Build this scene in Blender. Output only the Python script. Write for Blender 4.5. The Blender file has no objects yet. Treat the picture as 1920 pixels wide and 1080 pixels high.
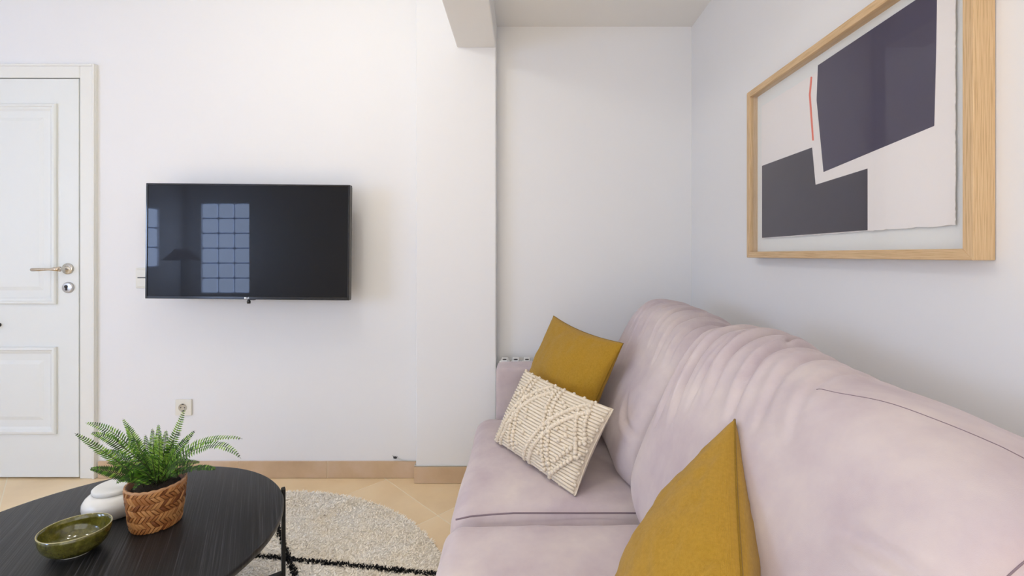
import bpy, bmesh, math, random
from mathutils import Vector, Matrix, noise
random.seed(7)
S = bpy.context.scene
COL = S.collection
PI = math.pi
F = 860.0; CX = 984.0; CY = 478.0; EYE = 1.136

# ------------------------------------------------------------------ camera
cd = bpy.data.cameras.new('camera'); cam = bpy.data.objects.new('camera', cd); COL.objects.link(cam)
cam.location = (0, 0, EYE); cam.rotation_euler = (PI/2, 0, 0)
cd.sensor_width = 36; cd.lens = 36*F/1920
cd.shift_x = -(CX-960)/1920; cd.shift_y = -(540-CY)/1920
cd.clip_start = 0.02
S.camera = cam
# ------------------------------------------------------------------ world, lights, exposure
w = bpy.data.worlds.new('World'); S.world = w; w.use_nodes = True
bg = w.node_tree.nodes['Background']; bg.inputs[0].default_value = (0.88, 0.93, 1.0, 1); bg.inputs[1].default_value = 0.9
S.view_settings.view_transform = 'Standard'; S.view_settings.look = 'None'
S.view_settings.gamma = 1; S.view_settings.use_curve_mapping = False
S.view_settings.exposure = -0.17

def light(name, kind, loc, rot, energy, color, **kw):
    d = bpy.data.lights.new(name, kind); o = bpy.data.objects.new(name, d); COL.objects.link(o)
    o.location = loc; o.rotation_euler = rot; d.energy = energy; d.color = color
    for k, v in kw.items(): setattr(d, k, v)
    return o
# frontal fill light added in a made-up opening behind the photographer
light('rear_fill', 'AREA', (-0.55, -1.42, 1.3), (PI/2, 0, 0), 23, (1.0, 0.955, 0.89), shape='RECTANGLE', size=2.1, size_y=2.2)
# side fill for the right wall, added in a made-up left window
light('left_fill', 'AREA', (-4.26, 0.8, 1.45), (PI/2, 0, -PI/2), 2.5, (0.95, 0.97, 1.0), shape='RECTANGLE', size=1.5, size_y=1.3)
# sun through the made-up rear opening: falls on the floor behind the photographer and bounces up
light('sun', 'SUN', (0, -5, 6), (math.radians(33), 0, math.radians(8)), 13.0, (1.0, 0.95, 0.88), angle=0.01)
# bulb of the pendant lamp
LAMP = (-0.82, 1.20, 2.30)
light('pendant_bulb', 'POINT', LAMP, (0, 0, 0), 10.0, (1.0, 0.97, 0.88), shadow_soft_size=0.04)
# added fill spots that brighten floor, coffee table and sofa from above
DOWN = [(-2.3, 0.65), (-1.15, 0.75), (-0.30, 0.60)]
for dx_, dy_ in DOWN:
    light('down_fill', 'SPOT', (dx_, dy_, 2.60), (0, 0, 0), 30, (1.0, 0.955, 0.87), spot_size=math.radians(84), spot_blend=1.0, shadow_soft_size=0.06)
# added fill discs under the ceiling behind the photographer
CEILING_FILL = [(-2.9, -0.3), (-1.4, -0.7), (0.1, -0.5)]
for i, (sx, sy) in enumerate(CEILING_FILL):
    light('ceiling_fill', 'AREA', (sx, sy, 2.585), (0, 0, 0), 0.5, (1.0, 0.96, 0.90), shape='DISK', size=0.16)

# ------------------------------------------------------------------ helpers
def mat(name, col, rough=0.6, metal=0.0, spec=0.5, sheen=0.0, emit=None, es=0.0, coat=0.0):
    m = bpy.data.materials.new(name); m.use_nodes = True
    b = m.node_tree.nodes['Principled BSDF']
    b.inputs['Base Color'].default_value = (*col, 1); b.inputs['Roughness'].default_value = rough
    b.inputs['Metallic'].default_value = metal; b.inputs['Specular IOR Level'].default_value = spec
    b.inputs['Sheen Weight'].default_value = sheen
    b.inputs['Coat Weight'].default_value = coat
    if emit: b.inputs['Emission Color'].default_value = (*emit, 1); b.inputs['Emission Strength'].default_value = es
    return m
def nd(m, t, **kw):
    n = m.node_tree.nodes.new(t)
    for k, v in kw.items(): setattr(n, k, v)
    return n
def lk(m, a, b): m.node_tree.links.new(a, b)
def coords(m, scale=(1, 1, 1), rot=(0, 0, 0), kind='Object'):
    tc = nd(m, 'ShaderNodeTexCoord'); m0 = nd(m, 'ShaderNodeMapping'); mp = nd(m, 'ShaderNodeMapping')
    m0.inputs['Rotation'].default_value = rot; mp.inputs['Scale'].default_value = scale
    lk(m, tc.outputs[kind], m0.inputs['Vector']); lk(m, m0.outputs[0], mp.inputs['Vector']); return mp.outputs[0]
def noise_col(m, cols, scale, detail=4, mscale=(1, 1, 1), rot=(0, 0, 0), pos=(0.35, 0.65), rough=0.55, kind='Object'):
    b = m.node_tree.nodes['Principled BSDF']; v = coords(m, mscale, rot, kind)
    n = nd(m, 'ShaderNodeTexNoise'); n.inputs['Scale'].default_value = scale; n.inputs['Detail'].default_value = detail
    n.inputs['Roughness'].default_value = rough
    lk(m, v, n.inputs['Vector']); r = nd(m, 'ShaderNodeValToRGB'); e = r.color_ramp.elements
    e[0].position = pos[0]; e[1].position = pos[1]; e[0].color = (*cols[0], 1); e[1].color = (*cols[-1], 1)
    for i, c in enumerate(cols[1:-1]):
        x = e.new(pos[0]+(pos[1]-pos[0])*(i+1)/(len(cols)-1)); x.color = (*c, 1)
    lk(m, n.outputs['Fac'], r.inputs[0]); lk(m, r.outputs[0], b.inputs['Base Color']); return m
def bump(m, scale, strength, dist=0.002, mscale=(1, 1, 1), rot=(0, 0, 0), detail=3, kind='Object'):
    b = m.node_tree.nodes['Principled BSDF']; v = coords(m, mscale, rot, kind)
    n = nd(m, 'ShaderNodeTexNoise'); n.inputs['Scale'].default_value = scale; n.inputs['Detail'].default_value = detail
    lk(m, v, n.inputs['Vector']); bp = nd(m, 'ShaderNodeBump'); bp.inputs['Strength'].default_value = strength
    bp.inputs['Distance'].default_value = dist; lk(m, n.outputs['Fac'], bp.inputs['Height'])
    lk(m, bp.outputs[0], b.inputs['Normal']); return m

def tag(o, label=None, cat=None, group=None, kind=None):
    if label: o['label'] = label
    if cat: o['category'] = cat
    if group: o['group'] = group
    if kind: o['kind'] = kind
    return o
def empty(name, loc, label=None, cat=None, group=None, kind=None, rot=(0, 0, 0)):
    o = bpy.data.objects.new(name, None); COL.objects.link(o); o.location = loc; o.rotation_euler = rot
    o.empty_display_size = 0.05
    return tag(o, label, cat, group, kind)
def W(px, py, D): return Vector(((px-CX)/F*D, D, EYE+(CY-py)/F*D))

class MB:
    """collects shapes in world coordinates; build() links them as one mesh object"""
    def __init__(s): s.v = []; s.f = []; s.mi = []; s.sm = []
    def add(s, vs, fs, mi=0, smooth=False):
        o = len(s.v); s.v += [tuple(v) for v in vs]; s.f += [tuple(i+o for i in f) for f in fs]
        s.mi += [mi]*len(fs); s.sm += [smooth]*len(fs)
    def box(s, x0, x1, y0, y1, z0, z1, mi=0):
        vs = [(x, y, z) for x in (x0, x1) for y in (y0, y1) for z in (z0, z1)]
        s.add(vs, [(0, 1, 3, 2), (4, 6, 7, 5), (0, 4, 5, 1), (2, 3, 7, 6), (0, 2, 6, 4), (1, 5, 7, 3)], mi)
    def obox(s, c, ax, ay, az, mi=0):
        c = Vector(c); vs = [c+ax*i+ay*j+az*k for i in (-1, 1) for j in (-1, 1) for k in (-1, 1)]
        s.add(vs, [(0, 1, 3, 2), (4, 6, 7, 5), (0, 4, 5, 1), (2, 3, 7, 6), (0, 2, 6, 4), (1, 5, 7, 3)], mi)
    def prism(s, pts, ext, mi=0):          # polygon pts (3D, one plane) swept by vector ext
        n = len(pts); e = Vector(ext); vs = [Vector(p) for p in pts]+[Vector(p)+e for p in pts]
        s.add(vs, [tuple(range(n))[::-1], tuple(range(n, 2*n))]+[(i, (i+1) % n, n+(i+1) % n, n+i) for i in range(n)], mi)
    def lathe(s, prof, c=(0, 0, 0), n=48, mi=0, axis='z', smooth=True, sx=1, sy=1):
        vs = []; fs = []
        for (r, h) in prof:
            for i in range(n):
                a = 2*PI*i/n
                p = (r*math.cos(a)*sx, r*math.sin(a)*sy, h)
                if axis == 'y': p = (p[0], -p[2], p[1])
                if axis == 'x': p = (p[2], p[0], p[1])
                vs.append((p[0]+c[0], p[1]+c[1], p[2]+c[2]))
        for j in range(len(prof)-1):
            for i in range(n):
                a = j*n+i; b = j*n+(i+1) % n; fs.append((a, b, b+n, a+n))
        fs.append(tuple(range(n))[::-1]); fs.append(tuple((len(prof)-1)*n+i for i in range(n)))
        s.add(vs, fs, mi, smooth)
    def tube(s, pts, r, n=8, mi=0):
        pts = [Vector(p) for p in pts]; rings = []
        rr = r if isinstance(r, (list, tuple)) else [r]*len(pts)
        up = Vector((0, 0, 1))
        for i, p in enumerate(pts):
            t = (pts[min(i+1, len(pts)-1)]-pts[max(i-1, 0)]).normalized()
            a = t.cross(up)
            if a.length < 1e-3: a = t.cross(Vector((1, 0, 0)))
            a.normalize(); b = t.cross(a)
            rings.append([p+a*math.cos(2*PI*k/n)*rr[i]+b*math.sin(2*PI*k/n)*rr[i] for k in range(n)])
        vs = [v for g in rings for v in g]; fs = []
        for j in range(len(pts)-1):
            for k in range(n):
                a = j*n+k; b = j*n+(k+1) % n; fs.append((a, b, b+n, a+n))
        fs.append(tuple(range(n))[::-1]); fs.append(tuple((len(pts)-1)*n+i for i in range(n)))
        s.add(vs, fs, mi, True)
    def grid(s, P, nu, nv, mi=0, cu=False):
        vs = [P(i, j) for i in range(nu) for j in range(nv)]; fs = []
        for i in range(nu if cu else nu-1):
            for j in range(nv-1):
                a = i*nv+j; b = ((i+1) % nu)*nv+j; fs.append((a, b, b+1, a+1))
        s.add(vs, fs, mi, True)
    def build(s, name, mats, parent=None, bevel=0.0, seg=2, weld=False, label=None, kind=None, cat=None, group=None):
        me = bpy.data.meshes.new(name); me.from_pydata(s.v, [], s.f)
        if not isinstance(mats, (list, tuple)): mats = [mats]
        for m in mats: me.materials.append(m)
        me.polygons.foreach_set('material_index', s.mi); me.polygons.foreach_set('use_smooth', s.sm)
        bm = bmesh.new(); bm.from_mesh(me)
        if weld: bmesh.ops.remove_doubles(bm, verts=bm.verts, dist=1e-5)
        bmesh.ops.recalc_face_normals(bm, faces=bm.faces); bm.to_mesh(me); bm.free()
        o = bpy.data.objects.new(name, me); COL.objects.link(o)
        if parent is not None:
            o.parent = parent; o.matrix_parent_inverse = world_of(parent).inverted()
        if bevel:
            b = o.modifiers.new('bevel', 'BEVEL'); b.width = bevel; b.segments = seg; b.limit_method = 'ANGLE'
            b.angle_limit = math.radians(40); b.harden_normals = False
        return tag(o, label, cat, group, kind)
def world_of(o):
    m = o.matrix_basis.copy()
    if o.parent: m = world_of(o.parent) @ o.matrix_parent_inverse @ m
    return m
def box(name, m, dims, parent=None, **kw):
    b = MB(); b.box(*dims); return b.build(name, m, parent, **kw)

# ------------------------------------------------------------------ materials
M_wall = bump(mat('wall_paint', (0.83, 0.83, 0.835), 0.85, spec=0.2), 60, 0.08, 0.002)
M_ceil = bump(mat('ceiling_paint', (0.85, 0.84, 0.82), 0.9, spec=0.2), 60, 0.08, 0.002)
M_door = mat('door_lacquer', (0.80, 0.82, 0.80), 0.42, spec=0.4)
M_casing = mat('casing_paint', (0.82, 0.82, 0.78), 0.45, spec=0.4)
M_gap = mat('dark_gap', (0.03, 0.03, 0.035), 0.9)
M_tile = bump(noise_col(mat('floor_marble', (0.75, 0.6, 0.42), 0.28, spec=0.5),
    [(0.78, 0.58, 0.34), (0.88, 0.68, 0.42), (0.91, 0.75, 0.52)], 2.2, 6, pos=(0.3, 0.7)), 8, 0.03, 0.002)
M_skirt = noise_col(mat('skirting_marble', (0.6, 0.44, 0.3), 0.35), [(0.52, 0.36, 0.22), (0.60, 0.43, 0.27), (0.66, 0.50, 0.37)], 5, 6, pos=(0.3, 0.7))
M_grout = mat('grout', (0.90, 0.80, 0.62), 0.9)
M_steel = mat('satin_nickel', (0.62, 0.60, 0.56), 0.22, 1.0)
M_brass = mat('warm_nickel', (0.62, 0.53, 0.43), 0.25, 1.0)
M_dark = mat('dark_metal', (0.05, 0.05, 0.055), 0.4, 0.6)
M_black = bump(mat('black_powder_coat', (0.008, 0.008, 0.008), 0.45, spec=0.35), 300, 0.1, 0.0005)
M_bez = mat('gloss_black_plastic', (0.006, 0.006, 0.008), 0.12, spec=0.6)
M_ivory = mat('ivory_plastic', (0.80, 0.78, 0.70), 0.35)
M_white = mat('white_plastic', (0.82, 0.82, 0.80), 0.35)
M_logo = mat('logo_silver', (0.85, 0.86, 0.9), 0.4, emit=(0.8, 0.85, 0.9), es=0.25)

def velvet():
    m = mat('mauve_velvet', (0.5, 0.42, 0.44), 0.85, spec=0.15, sheen=0.35)
    b = m.node_tree.nodes['Principled BSDF']; b.inputs['Sheen Roughness'].default_value = 0.4
    b.inputs['Sheen Tint'].default_value = (0.95, 0.88, 0.9, 1)
    noise_col(m, [(0.485, 0.40, 0.445), (0.58, 0.50, 0.52), (0.67, 0.59, 0.575)], 5.5, 5, pos=(0.28, 0.72), rough=0.6)
    bump(m, 900, 0.25, 0.0008, detail=2); return m
M_velvet = velvet()
M_seam = mat('velvet_seam', (0.24, 0.185, 0.215), 0.9, spec=0.1)
def linen(name, c0, c1, s):
    m = mat(name, c0, 0.9, spec=0.12, sheen=0.15)
    noise_col(m, [c0, c1], 170, 4, pos=(0.3, 0.7), rough=0.7)
    b = m.node_tree.nodes['Principled BSDF']
    uv = nd(m, 'ShaderNodeTexCoord'); sc = []
    for d in ('X', 'Y'):
        wv = nd(m, 'ShaderNodeTexWave', wave_type='BANDS', bands_direction=d); wv.inputs['Scale'].default_value = s
        wv.inputs['Distortion'].default_value = 1.5; wv.inputs['Detail'].default_value = 2; wv.inputs['Detail Scale'].default_value = 2
        lk(m, uv.outputs['UV'], wv.inputs['Vector']); sc.append(wv)
    ad = nd(m, 'ShaderNodeMath', operation='ADD'); lk(m, sc[0].outputs['Fac'], ad.inputs[0]); lk(m, sc[1].outputs['Fac'], ad.inputs[1])
    bp = nd(m, 'ShaderNodeBump'); bp.inputs['Strength'].default_value = 0.35; bp.inputs['Distance'].default_value = 0.0012
    lk(m, ad.outputs[0], bp.inputs['Height']); lk(m, bp.outputs[0], b.inputs['Normal']); return m
M_must = linen('mustard_linen', (0.375, 0.21, 0.018), (0.46, 0.265, 0.032), 95)
M_must2 = linen('mustard_linen_seam', (0.22, 0.12, 0.01), (0.26, 0.15, 0.012), 45)
M_wool = bump(mat('cream_wool', (0.80, 0.71, 0.58), 0.95, spec=0.1, sheen=0.2), 250, 0.5, 0.002)
def oak():
    m = mat('oak', (0.6, 0.42, 0.24), 0.5, spec=0.3)
    noise_col(m, [(0.50, 0.33, 0.17), (0.66, 0.46, 0.26), (0.72, 0.53, 0.32)], 6, 6, pos=(0.32, 0.68), kind='UV', mscale=(2, 60, 1))
    bump(m, 8, 0.25, 0.001, mscale=(2, 60, 1), kind='UV'); return m
M_oak = oak()
M_navy = mat('navy_print', (0.068, 0.060, 0.105), 0.7, spec=0.2)
M_char = mat('charcoal_print', (0.062, 0.058, 0.080), 0.7, spec=0.2)
M_coral = mat('coral_ink', (0.85, 0.20, 0.14), 0.7)
M_paper = bump(mat('cotton_paper', (0.90, 0.865, 0.85), 0.9, spec=0.1), 200, 0.15, 0.001)
M_mount = mat('mount_board', (0.84, 0.86, 0.85), 0.9, spec=0.1)

def uvbox(o, along):
    """UV for wood: u runs along the grain axis, v across"""
    me = o.data; uv = me.uv_layers.new(name='UVMap')
    oth = [i for i in range(3) if i != along]
    for p in me.polygons:
        for li in p.loop_indices:
            c = me.vertices[me.loops[li].vertex_index].co
            n = p.normal; k = oth[0] if abs(n[oth[0]]) < abs(n[oth[1]]) else oth[1]
            uv.data[li].uv = (c[along]+0.31*along, c[k]+c[oth[0]]*0.3)

# ================================================================== ROOM SHELL
XR = 0.862; XL = -4.23; YB = 2.343; YR = -1.37; YC = 2.288; YN = 2.368; CX0 = -0.543; CX1 = -0.1436
HC = 2.62; HS = 2.314; BZ = 2.17; BX0 = -0.338
# floor: a slab with the marble tiles laid at 45 degrees as parts
floor = box('floor', M_grout, (XL-0.1, XR+0.1, YR-0.1, YN+0.1, -0.06, -0.0008), kind='structure')
TS = 0.4525
tile_b = MB(); h = TS/2-0.0022
tile_b.obox((0, 0, -0.006), Vector((h, 0, 0)), Vector((0, h, 0)), Vector((0, 0, 0.006)))
proto = None; D1 = Vector((1, -1, 0)).normalized(); D2 = Vector((1, 1, 0)).normalized()
org = Vector((-0.70, 2.32, 0))
def clip_ok(x, y): return XL-0.28 < x < XR+0.28 and YR-0.28 < y < YN+0.28
def clip_poly(poly, x0, x1, y0, y1):
    def cut(ps, ax, val, sign):
        out = []
        for i in range(len(ps)):
            a, b = ps[i], ps[(i+1) % len(ps)]; da = (a[ax]-val)*sign; db = (b[ax]-val)*sign
            if da >= 0: out.append(a)
            if da*db < 0: t = da/(da-db); out.append(a+(b-a)*t)
        return out
    for ax, val, sg in ((0, x0, 1), (0, x1, -1), (1, y0, 1), (1, y1, -1)):
        poly = cut(poly, ax, val, sg)
        if len(poly) < 3: return None
    return poly
tm = None
for i in range(-14, 15):
    for j in range(-14, 15):
        c = org+D1*TS*(i+0.5)+D2*TS*(j+0.5)
        if not clip_ok(c.x, c.y): continue
        corners = [c+D1*h*a+D2*h*b for a, b in ((-1, -1), (1, -1), (1, 1), (-1, 1))]
        inside = all(XL < p.x < XR and YR < p.y < YN for p in corners)
        if inside and tm:
            o = bpy.data.objects.new('tile', tm); COL.objects.link(o)
            o.parent = floor; o.location = c; o.rotation_euler = (0, 0, -PI/4)
        elif inside:
            o = tile_b.build('tile', M_tile, floor); tm = o.data; o.location = c; o.rotation_euler = (0, 0, -PI/4)
        else:
            pl = clip_poly(corners, XL, XR, YR, YN)
            if not pl: continue
            ar = abs(sum(pl[k].x*pl[(k+1) % len(pl)].y-pl[(k+1) % len(pl)].x*pl[k].y for k in range(len(pl))))/2
            if ar < 0.002: continue
            b = MB(); b.prism([(p.x, p.y, -0.012) for p in pl], (0, 0, 0.012)); b.build('tile', M_tile, floor)

DXR = -2.264; DXL = -3.096; DTOP = EYE+(CY-150)*YB/F   # door leaf
# walls
wb = MB(); T = 0.12
wb.box(XL-0.1, DXL-0.012, YB, YB+T, 0, HC+0.05); wb.box(DXR+0.012, CX1, YB, YB+T, 0, HC+0.05)
wb.box(DXL-0.012, DXR+0.012, YB, YB+T, DTOP+0.012, HC+0.05)
wb.build('wall_back', M_wall, kind='structure')
box('wall_column', M_wall, (CX0, CX1, YC, YB+0.001, 0, HC+0.05), kind='structure', bevel=0.006, seg=3)
box('wall_alcove', M_wall, (CX1-0.02, XR+0.1, YN, YN+0.12, 0, HC+0.05), kind='structure')
box('wall_right', M_wall, (XR, XR+0.12, YR-0.1, YN, 0, HC+0.05), kind='structure')
GX0, GX1, GZ0, GZ1 = -4.03, -3.43, 0.66, 1.78           # glass block window on the rear wall
OX0, OX1, OZ1 = -1.6, 0.5, 2.4                         # opening added to the rear wall for the frontal fill
wr = MB()
wr.box(XL-0.1, GX0, YR-T, YR, 0, HC+0.05); wr.box(GX1, OX0, YR-T, YR, 0, HC+0.05); wr.box(OX1, XR+0.1, YR-T, YR, 0, HC+0.05)
wr.box(GX0, GX1, YR-T, YR, 0, GZ0); wr.box(GX0, GX1, YR-T, YR, GZ1, HC+0.05); wr.box(OX0, OX1, YR-T, YR, OZ1, HC+0.05)
wr.box(OX0, OX1, YR-T, YR, 0, 0.12)
wr.build('wall_rear', M_wall, kind='structure')
LY0, LY1, LZ0, LZ1 = -0.97, -0.40, 1.00, 1.67          # glass block window on the left wall
wl = MB()
wl.box(XL-T, XL, YR-0.1, LY0, 0, HC+0.05); wl.box(XL-T, XL, LY1, 0.05, 0, HC+0.05); wl.box(XL-T, XL, 1.55, YB+T, 0, HC+0.05); wl.box(XL-T, XL, 0.05, 1.55, 0, 0.8); wl.box(XL-T, XL, 0.05, 1.55, 2.1, HC+0.05)  # includes the opening added for the left fill light
wl.box(XL-T, XL, LY0, LY1, 0, LZ0); wl.box(XL-T, XL, LY0, LY1, LZ1, HC+0.05)
wl.build('wall_left', M_wall, kind='structure')
box('ceiling', M_ceil, (XL-0.1, XR+0.1, YR-0.1, YN+0.12, HC+0.05, HC+0.15), kind='structure')
# lowered ceiling over the alcove side and the beam along its left edge
box('ceiling_alcove', M_ceil, (CX1, XR, 0.9, YN, HS, HC+0.05), kind='structure')
box('trim_1', M_ceil, (BX0, CX1, 0.9, YC, BZ, HC+0.05), kind='structure', bevel=0.006, seg=3)

# glass block windows (blocks are parts)
M_gb = mat('glass_block', (0.5, 0.6, 0.8), 0.15, emit=(0.52, 0.67, 1.0), es=16.0)
M_mortar = mat('mortar', (0.25, 0.3, 0.4), 0.8)
def gb_window(name, x0, x1, z0, z1, nx, nz, axis, pos, key):
    fr = MB()
    if axis == 'y': fr.box(x0, x1, pos-0.10, pos-0.04, z0, z1)
    else: fr.box(pos-0.10, pos-0.04, x0, x1, z0, z1)
    r = fr.build(name, M_mortar, kind='structure')
    w_, h_ = (x1-x0)/nx, (z1-z0)/nz
    for i in range(nx):
        for k in range(nz):
            a, b, c, d = x0+w_*i+0.008, x0+w_*(i+1)-0.008, z0+h_*k+0.008, z0+h_*(k+1)-0.008
            bb = MB()
            if axis == 'y': bb.box(a, b, pos-0.041, pos-0.015, c, d)
            else: bb.box(pos-0.041, pos-0.015, a, b, c, d)
            bb.build('glass_block', M_gb, r, bevel=0.02)
gb_window('window_1', GX0, GX1, GZ0, GZ1, 3, 6, 'y', YR, 0)
gb_window('window_2', LY0, LY1, LZ0, LZ1, 3, 3, 'x', XL, 0)
wf = MB(); wf.box(XL-0.02, XL+0.01, 0.05, 0.10, 0.8, 2.1); wf.box(XL-0.02, XL+0.01, 1.50, 1.55, 0.8, 2.1); wf.box(XL-0.02, XL+0.01, 0.10, 1.50, 0.8, 0.85); wf.box(XL-0.02, XL+0.01, 0.10, 1.50, 2.05, 2.1)
wf.build('added_window_left', M_white, kind='structure')  # frame of the added left opening
# frame of the added rear opening
bf = MB()
for (a, b) in ((OX0, OX0+0.05), (-0.58, -0.52), (OX1-0.05, OX1)): bf.box(a, b, YR-0.02, YR+0.01, 0.12, OZ1)
bf.box(OX0, OX1, YR-0.02, YR+0.01, 0.12, 0.18); bf.box(OX0, OX1, YR-0.02, YR+0.01, OZ1-0.06, OZ1)
bf.build('added_window_rear', M_white, kind='structure')

# skirting: marble pieces laid end to end
sk = empty('baseboard_back', (0, YB, 0), kind='structure')
def skirt(x0, x1, y, parent, hh=0.085):
    n = max(1, round((x1-x0)/0.45)); x = x1
    while x > x0+0.01:
        a = max(x0, x-0.452); box('skirting_tile', M_skirt, (a+0.0012, x-0.0012, y-0.010, y-0.0005, 0.001, hh), parent, bevel=0.0015); x = a
skirt(DXR+0.09, CX0-0.009, YB, sk); skirt(XL, DXL-0.09, YB, sk)
g = MB(); g.box(DXR+0.09, CX0-0.009, YB-0.0075, YB-0.0004, 0.001, 0.083); g.build('grout_bed', M_grout, sk)
sc_ = empty('baseboard_column', (0, YC, 0), kind='structure')
skirt(CX0-0.009, CX1, YC, sc_, 0.082)
box('skirting_tile', M_skirt, (CX0-0.0095, CX0-0.0005, YC, YB-0.001, 0.001, 0.082), sc_, bevel=0.0015)
sr = empty('baseboard_right', (XR, 0, 0), kind='structure')
box('skirting_tile', M_skirt, (XR-0.01, XR-0.0005, YR, YN-0.011, 0.001, 0.085), sr)

# ------------------------------------------------------------------ door
CASX = DXR+0.0835
cs = MB(); CT = EYE+(CY-120)*(YB-0.015)/F
cs.box(DXR+0.0055, CASX, YB-0.016, YB+0.06, 0.0, CT); cs.box(DXL-0.0835, DXL-0.004, YB-0.016, YB+0.06, 0.0, CT)
cs.box(DXL-0.004, DXR+0.0055, YB-0.016, YB+0.06, DTOP+0.0055, CT)
casing = cs.build('trim_2', M_casing, kind='structure', bevel=0.004)
b_ = MB(); b_.box(CASX-0.012, CASX, YB-0.022, YB-0.016, 0, CT); b_.box(DXL-0.0835, DXL-0.0715, YB-0.022, YB-0.016, 0, CT)
b_.box(DXL-0.0715, CASX-0.012, YB-0.022, YB-0.016, CT-0.012, CT); b_.build('edge_bead', M_casing, casing, bevel=0.003)
door = box('door_1', M_door, (DXL, DXR, YB-0.0155, YB+0.035, 0.008, DTOP), kind='structure', bevel=0.002)
box('gap_shadow', M_gap, (DXL-0.0115, DXR+0.0115, YB+0.036, YB+0.10, 0.0, DTOP+0.011), door)
def panel(px_r, py_t, py_b):
    yy = YB-0.0155; s_ = yy/F
    xr = (px_r-CX)*s_; xl = DXL+DXR-xr; zt = EYE+(CY-py_t)*s_; zb = EYE+(CY-py_b)*s_
    # moulding swept round the rectangle; profile is (inset, height)
    prof = [(0, 0), (0.0, 0.009), (0.005, 0.014), (0.014, 0.015), (0.019, 0.009), (0.026, 0.007), (0.032, 0.003), (0.036, 0.0005)]
    b = MB(); rings = []
    for (d, hh) in prof:
        rings.append([(xl+d, yy-hh, zb+d), (xr-d, yy-hh, zb+d), (xr-d, yy-hh, zt-d), (xl+d, yy-hh, zt-d)])
    vs = [p for r in rings for p in r]; fs = []
    for j in range(len(prof)-1):
        for k in range(4): a = j*4+k; c = j*4+(k+1) % 4; fs.append((a, c, c+4, a+4))
    b.add(vs, fs); b.build('panel_moulding', M_door, door)
    f = MB(); d0, d1 = 0.068, 0.088
    r0 = [(xl+d0, yy+0.0005, zb+d0), (xr-d0, yy+0.0005, zb+d0), (xr-d0, yy+0.0005, zt-d0), (xl+d0, yy+0.0005, zt-d0)]
    r1 = [(xl+d1, yy-0.006, zb+d1), (xr-d1, yy-0.006, zb+d1), (xr-d1, yy-0.006, zt-d1), (xl+d1, yy-0.006, zt-d1)]
    f.add(r0+r1, [(0, 1, 5, 4), (1, 2, 6, 5), (2, 3, 7, 6), (3, 0, 4, 7), (4, 5, 6, 7)]); f.build('raised_panel', M_door, door)
panel(108, 195, 570); panel(108, 650, 813)
yd = YB-0.0155
def dpt(px, py, off=0): return Vector(((px-CX)*yd/F, yd-off, EYE+(CY-py)*yd/F))
c = dpt(128, 504)
b = MB(); b.lathe([(0.0285, 0), (0.0285, 0.004), (0.026, 0.008), (0.020, 0.010), (0.012, 0.012), (0.0105, 0.045), (0.011, 0.05)], c, 32, axis='y')
hd = b.build('door_handle', M_steel, door, label='satin nickel rosette and neck')
b = MB(); y0 = yd-0.05
b.tube([(c.x+0.008, y0, c.z), (c.x-0.012, y0-0.004, c.z), (c.x-0.04, y0-0.006, c.z-0.001), (c.x-0.09, y0-0.005, c.z-0.002), (c.x-0.128, y0-0.003, c.z-0.003), (c.x-0.134, y0-0.002, c.z-0.003)],
       [0.0125, 0.010, 0.0058, 0.0085, 0.0082, 0.004], 12)
b.build('lever', M_brass, hd, label='warm bronze toned lever')
c = dpt(129, 539)
b = MB(); b.lathe([(0.028, 0), (0.028, 0.006), (0.025, 0.010), (0.023, 0.011), (0.001, 0.0115)], c, 32, axis='y')
kl = b.build('lock_escutcheon', mat('satin_chrome', (0.6, 0.6, 0.62), 0.3, 1.0), door, label='round satin chrome lock plate')
b = MB(); b.lathe([(0.0075, 0), (0.0075, 0.004)], (c.x-0.002, yd-0.0105, c.z+0.005), 20, axis='y'); b.box(c.x-0.005, c.x+0.001, yd-0.0145, yd-0.0105, c.z-0.014, c.z+0.002)
b.build('keyhole', M_dark, kl)
c = dpt(-1, 609); b = MB(); b.lathe([(0.010, 0), (0.0085, 0.012), (0.010, 0.02), (0.011, 0.026), (0.006, 0.03)], c, 24, axis='y'); b.build('pull_knob', M_dark, door, label='small dark round knob')
c = dpt(-2, 347); b = MB(); b.lathe([(0.010, 0.004), (0.010, 0.008), (0.006, 0.0095), (0.001, 0.010)], c, 24, axis='y'); b.build('peephole', M_steel, door)

# ------------------------------------------------------------------ socket, switch, cable
def wpt(px, py, off=0.0): y = YB-off; return Vector(((px-CX)*y/F, y, EYE+(CY-py)*y/F))
c = wpt(346, 763)
so = empty('power_socket', (c.x, YB, c.z), 'small ivory wall socket above the skirting, behind the fern', 'socket')
b = MB(); b.box(c.x-0.041, c.x+0.041, YB-0.010, YB-0.0005, c.z-0.041, c.z+0.041); b.build('socket_plate', M_ivory, so, bevel=0.003)
b = MB(); b.lathe([(0.021, 0.0098), (0.021, 0.0118), (0.0185, 0.0118), (0.018, 0.0103), (0.001, 0.0102)], (c.x-0.002, YB, c.z), 28, axis='y'); b.build('socket_insert', mat('ivory_shade', (0.55, 0.50, 0.40), 0.5), so)
b = MB()
for dx in (-0.0095, 0.0095): b.lathe([(0.0025, 0.0102), (0.0025, 0.0122)], (c.x-0.002+dx, YB, c.z), 10, axis='y')
b.box(c.x-0.006, c.x+0.004, YB-0.0122, YB-0.0102, c.z+0.015, c.z+0.0195); b.box(c.x-0.006, c.x+0.004, YB-0.0122, YB-0.0102, c.z-0.0195, c.z-0.015)
b.build('pin_hole', M_dark, so)
c = wpt(272, 521)
sw = empty('light_switch', (c.x, YB, c.z), 'ivory light switch plate half hidden behind the left edge of the television', 'switch')
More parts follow.
